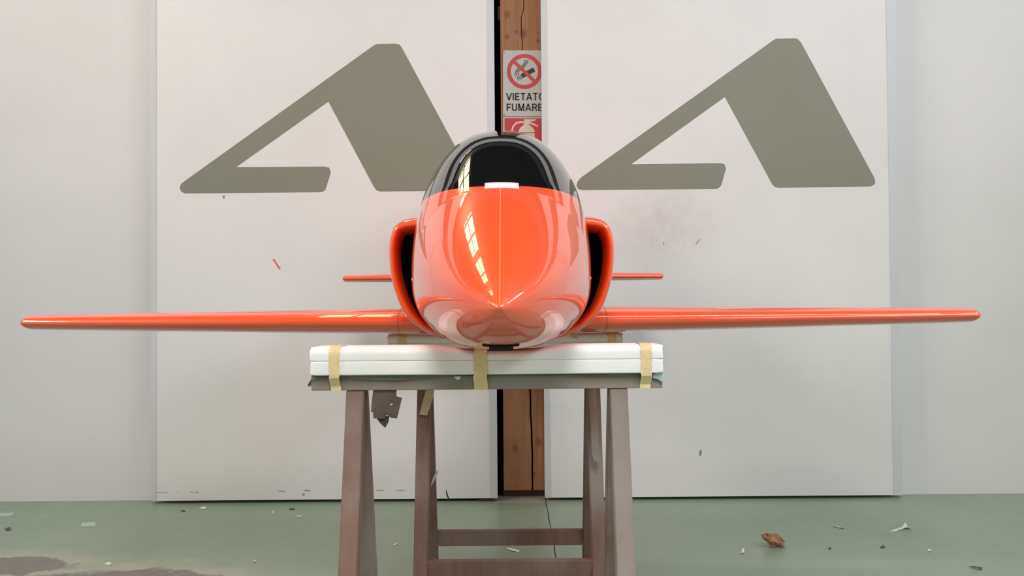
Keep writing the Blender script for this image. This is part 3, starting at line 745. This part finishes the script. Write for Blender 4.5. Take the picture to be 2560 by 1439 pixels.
# white tape across the windscreen base
vs, fs = [], []; nx = 10
tape_rows = [(1.934, 0.0010), (1.942, 0.0011), (1.949, 0.0014), (1.957, 0.0014), (1.966, 0.0012)]
for (y, up) in tape_rows:
    for i in range(nx+1):
        x = -0.036+0.078*i/nx; vs.append((x, y, top_z(x, y)+up))
for i in range(len(tape_rows)-1):
    for j in range(nx): fs.append((i*(nx+1)+j, i*(nx+1)+j+1, (i+1)*(nx+1)+j+1, (i+1)*(nx+1)+j))
o = ac_mesh('masking_tape_patch', vs, fs, 'tape_white'); o['label'] = 'white tape patch at the windscreen base'; o.modifiers.new('thickness', 'SOLIDIFY').thickness = 0.0006
# small screws on the fuselage sides
for sx in (-1, 1):
    bm = bmesh.new(); bmesh.ops.create_uvsphere(bm, u_segments=12, v_segments=8, radius=0.0045)
    y, z = 2.02, 1.125; x = half_sec(y, z)
    for v in bm.verts: v.co = Vector(A(sx*x+v.co.x*0.7, y+v.co.y, z+v.co.z))
    o = bm_obj('side_fastener', bm, M['paint'], None, True); o.parent = AC

# air intakes
YI = 2.38; k_ = YI/F
half_px = [(120,528),(190,533),(218,536),(248,541),(270,554),(282,577),(288,612),(287,660),(279,710),(261,762),(238,798),(212,820),(186,836),(140,852),(90,858)]
ctr_raw = [(h*k_, EYE.z+(755-y)*k_) for h, y in half_px]
def spline(pts, n):
    out = []
    for i in range(len(pts)-1):
        p0, p1, p2, p3 = pts[max(i-1,0)], pts[i], pts[i+1], pts[min(i+2,len(pts)-1)]
        for j in range(n):
            t = j/n
            out.append(tuple(0.5*((2*p1[c])+(-p0[c]+p2[c])*t+(2*p0[c]-5*p1[c]+4*p2[c]-p3[c])*t*t+(-p0[c]+3*p1[c]-3*p2[c]+p3[c])*t**3) for c in (0, 1)))
    return out+[pts[-1]]
ctr = spline(ctr_raw, 6)
nrm = []
for i in range(len(ctr)):
    a = ctr[max(i-1,0)]; b = ctr[min(i+1,len(ctr)-1)]; tx, tz = b[0]-a[0], b[1]-a[1]; l = math.hypot(tx, tz)
    nrm.append((-tz/l, tx/l))            # outward for a top-to-bottom run on the right side
outer = [(0.0, 1.05), (0.0, 0.75), (0.0, 0.50), (0.0, 0.30), (0.0, 0.16), (-0.0006, 0.085), (-0.0022, 0.045), (-0.0052, 0.020), (-0.0085, 0.008), (-0.013, 0.0012)]
inner = [(-0.015, 0.0), (-0.0175, 0.001), (-0.0205, 0.006), (-0.0235, 0.018), (-0.026, 0.036), (-0.028, 0.065), (-0.029, 0.10)]
liner = [(-0.029, 0.10), (-0.030, 0.16), (-0.031, 0.26), (-0.031, 0.42)]  # deeper duct walls, coloured black for the shade inside
def intake(sx):
    def surf(prof, name, mat, parent=None, cap=False):
        vs, fs = [], []; q = len(prof)
        for (x, z), (nx_, nz_) in zip(ctr, nrm):
            topf = 1.0+0.45*max(0, nz_)
            for dn, dy in prof:
                d = dn*topf; taper = min(1, max(0, (dy-0.30)/0.75)) if dn == 0 else 0
                X, Z = x+nx_*d, z+nz_*d
                tt = taper*taper*(3-2*taper)
                X = X*(1-0.42*tt); Z = Z+(1.13-Z)*0.30*tt
                vs.append((sx*X, YI+dy+(0.03*(1.15-z) if dy < 0.3 else 0), Z))
        for i in range(len(ctr)-1):
            for j in range(q-1): fs.append((i*q+j, i*q+j+1, (i+1)*q+j+1, (i+1)*q+j))
        if cap: fs.append(tuple(i*q+q-1 for i in range(len(ctr))))
        o = ac_mesh(name, vs, fs, mat); 
        if parent: o.parent = parent
        return o
    o = surf(outer+inner, 'air_intake', 'paint')
    surf(liner, 'intake_duct', 'hole_shade', o, True)
    return o
intake(1); intake(-1)

# wings, tailplane, fin
def airfoil(n=44, t=0.115):
    """blunt section: elliptical front to 18 % chord, then a long taper to the trailing edge"""
    up, lo = [], []
    for i in range(n+1):
        x = ((1-math.cos(math.pi*i/n))/2)**1.35
        if x < 0.18: yt = t/2*math.sqrt(max(0, 1-((0.18-x)/0.18)**2))
        else: yt = t/2*(1-((x-0.18)/0.82)**1.9)+0.0008
        up.append((x, yt)); lo.append((x, -yt))
    return up[::-1]+lo[1:-1]
def surface(name, st, tip, vertical=False, sx=1, mat='paint', parent=None):
    """st: list of (span, yLE, chord, z, t); the tip is closed by a round cap of the given radius"""
    stations = list(st); s, yl, c, z, t = st[-1]
    for a in (0.25, 0.45, 0.62, 0.76, 0.87, 0.94, 0.98, 0.997):
        k = math.sqrt(1-a*a); kk = 0.30+0.70*k if False else k
        ce_ = yl+c*0.5; cc = c*(1-(1-k)*0.10) if a < 0.99 else c*0.88
        stations.append((s+tip*a, ce_-cc*0.5+ (1-k)*0.012, cc, z, t*k))
    vs, fs = [], []; q = None
    for (s, yl, c, z, t) in stations:
        af = airfoil(44, t); q = len(af)
        for (x, h) in af:
            if vertical: vs.append((h*c, yl+x*c, s))
            else: vs.append((sx*s, yl+x*c, z+h*c))
    for i in range(len(stations)-1):
        for j in range(q): fs.append((i*q+j, i*q+(j+1) % q, (i+1)*q+(j+1) % q, (i+1)*q+j))
    fs.append(tuple(range((len(stations)-1)*q, len(stations)*q)))
    return ac_mesh(name, vs, fs, mat, True)
def lerp_st(a, b, n): return [tuple(a[i]+(b[i]-a[i])*k/n for i in range(5)) for k in range(n+1)]
WL = 1.500
wingst = lerp_st((0.10, 2.56, 0.80, 1.0125, 0.112), (WL, 2.70, 0.46, 1.0175, 0.108), 14)
for sx in (-1, 1):
    wgo = surface('wing', wingst, 0.024, sx=sx)
    # root joint line around the wing
    af = airfoil(44, 1.0); t_ = (0.315-0.10)/(WL-0.10)
    yl = 2.56+(2.70-2.56)*t_; c = 0.80+(0.46-0.80)*t_; th = 0.112+(0.108-0.112)*t_; zc_ = 1.0125+0.005*t_
    vs, fs = [], []; q = len(af)
    for (x, h) in af:
        hh = h*th
        for (ox, g) in ((-0.0006, 0.0004), (0.0006, 0.0004)):
            vs.append((sx*(0.315+ox), yl+(x-0.5)*c*1.001+0.5*c-g*(1 if x < 0.02 else 0), zc_+hh*c+math.copysign(g, h) if h else zc_))
    for i in range(q): fs.append((2*i, 2*i+1, 2*((i+1) % q)+1, 2*((i+1) % q)))
    o = ac_mesh('root_joint', vs, fs, 'panel_gap', False); o.parent = wgo
stabst = lerp_st((0.02, 3.82, 0.44, 1.186, 0.11), (0.735, 3.97, 0.29, 1.186, 0.115), 8)
for sx in (-1, 1): surface('tailplane', stabst, 0.013, sx=sx)
surface('tail_fin', lerp_st((1.25, 3.72, 0.78, 0, 0.07), (1.80, 3.90, 0.34, 0, 0.07), 8), 0.012, vertical=True)
o = hang('tape_flag', [(1429,836),(1447,834),(1444,846),(1432,844)], TR-0.058, M['tape_old'], None, 0.001); tag(o, 'tiny tape flag poking out below the right wing root', 'tape')

# ------------------------------------------------------------------ litter on the floor
def scrap(name, outline, mat, label, cat='paper scrap', lift=0.004):
    """thin bent piece of litter from its outline on the floor"""
    pts = [PF(x, y) for x, y in outline]; n = len(pts)
    cx_ = sum(p.x for p in pts)/n; cy_ = sum(p.y for p in pts)/n
    vs = []
    for i, p in enumerate(pts): vs.append((p.x, p.y, 0.0008+lift*((i*5) % 3)/2))
    vs.append((cx_, cy_, 0.0008+lift*0.5))
    fs = [(i, (i+1) % n, n) for i in range(n)]
    o = mesh_obj(name, vs, fs, M[mat]); o.modifiers.new('thickness', 'SOLIDIFY').thickness = 0.0012
    return tag(o, label, cat, 'litter on the floor')
scrap('paper_scrap', [(203,1307),(239,1304),(239,1314),(204,1316)], 'scrap_green', 'pale green rectangular paper scrap on the floor near the left wall', lift=0.001)
scrap('paper_strip', [(-6,1282),(38,1281),(30,1288),(-6,1290)], 'scrap_green', 'mint green paper strip on the floor at the far left edge', lift=0.001)
scrap('paper_scrap', [(497,1269),(512,1267),(517,1271),(508,1273)], 'scrap', 'white paper flake on the floor before the left door', lift=0.003)
scrap('paper_curl', [(452,1275),(458,1276),(464,1278),(460,1279),(454,1278)], 'scrap_dark', 'small dark curl on the floor below the left door edge', lift=0.004)
scrap('paper_scrap', [(682,1277),(685,1276),(686,1285),(683,1285)], 'scrap', 'tiny upright white flake before the left door', lift=0.004)
scrap('paper_scrap', [(741,1290),(752,1289),(754,1292),(743,1292)], 'scrap', 'thin white flake left of the front trestle leg', lift=0.002)
scrap('paper_scrap', [(722,1271),(735,1271),(737,1274),(725,1274)], 'scrap_dark', 'grey flake on the floor close to the left door bottom', lift=0.003)
scrap('paper_scrap', [(260,1410),(272,1407),(281,1410),(272,1413)], 'scrap', 'cream flake lying on the worn brown floor patch', lift=0.004)
scrap('paper_scrap', [(632,1402),(639,1401),(638,1405),(642,1403),(636,1406)], 'scrap', 'white crumb on green floor left of the front trestle', lift=0.003)
scrap('grit_crumb', [(12,1321),(26,1320),(28,1325),(16,1326)], 'scrap_dark', 'dark crumb on the floor near the left photo edge', 'crumb', lift=0.006)
scrap('wood_sliver', [(1265,1371),(1272,1371),(1299,1377),(1297,1380),(1276,1377)], 'scrap', 'pale sliver on the floor between the rear trestle legs', 'sliver', lift=0.003)
scrap('paper_scrap', [(983,1362),(990,1358),(993,1360),(986,1364)], 'scrap', 'white flake between the two left trestle legs', lift=0.003)
scrap('paper_scrap', [(1853,1382),(1855,1373),(1859,1372),(1861,1379),(1857,1386)], 'scrap', 'upright white flake left of the crumpled brown paper', lift=0.005)
scrap('paper_strip', [(2079,1311),(2084,1315),(2100,1318),(2111,1319),(2109,1321),(2094,1319),(2080,1314)], 'scrap', 'thin pale paper strip behind the crumpled brown paper', lift=0.004)
scrap('plastic_flap', [(2222,1329),(2255,1322),(2263,1309),(2270,1318),(2282,1323),(2264,1322),(2240,1328)], 'scrap', 'curled pale film with dark edge on the floor right of centre', 'plastic scrap', lift=0.012)
scrap('paper_curl', [(2422,1417),(2436,1420),(2456,1420),(2455,1425),(2440,1423)], 'scrap_dark', 'dark curled sliver near the lower right corner', lift=0.008)
scrap('paper_scrap', [(2318,1374),(2328,1374),(2327,1379),(2320,1378)], 'scrap', 'pale crumb on the floor between film scrap and right edge', lift=0.003)
scrap('grit_crumb', [(2199,1368),(2208,1366),(2214,1369),(2206,1371)], 'scrap_dark', 'dark grit crumb right of the crumpled brown paper', 'crumb', lift=0.006)
scrap('grit_crumb', [(2071,1371),(2075,1370),(2079,1373),(2074,1374)], 'scrap_dark', 'small dark crumb just right of the crumpled brown paper', 'crumb', lift=0.005)
# crumpled brown paper lump
c = PF(1935, 1366); bm = bmesh.new(); bmesh.ops.create_icosphere(bm, subdivisions=3, radius=1.0)
for v in bm.verts:
    d = v.co.copy(); k = 1+0.42*noise.noise(d*1.9+Vector((3, 1, 7)))+0.22*noise.noise(d*4.3)
    x, y, z = d.x*0.046*k, d.y*0.030*k, d.z*0.026*k
    z += -0.30*x
    v.co = Vector((c.x+x, c.y+y, z))
mz = min(v.co.z for v in bm.verts)
for v in bm.verts: v.co.z += 0.0005-mz
lo = bm_obj('crumpled_paper', bm, M['lump']); tag(lo, 'crumpled brown paper lump on the green floor at the right', 'crumpled paper', 'litter on the floor')

del AC['_loc']
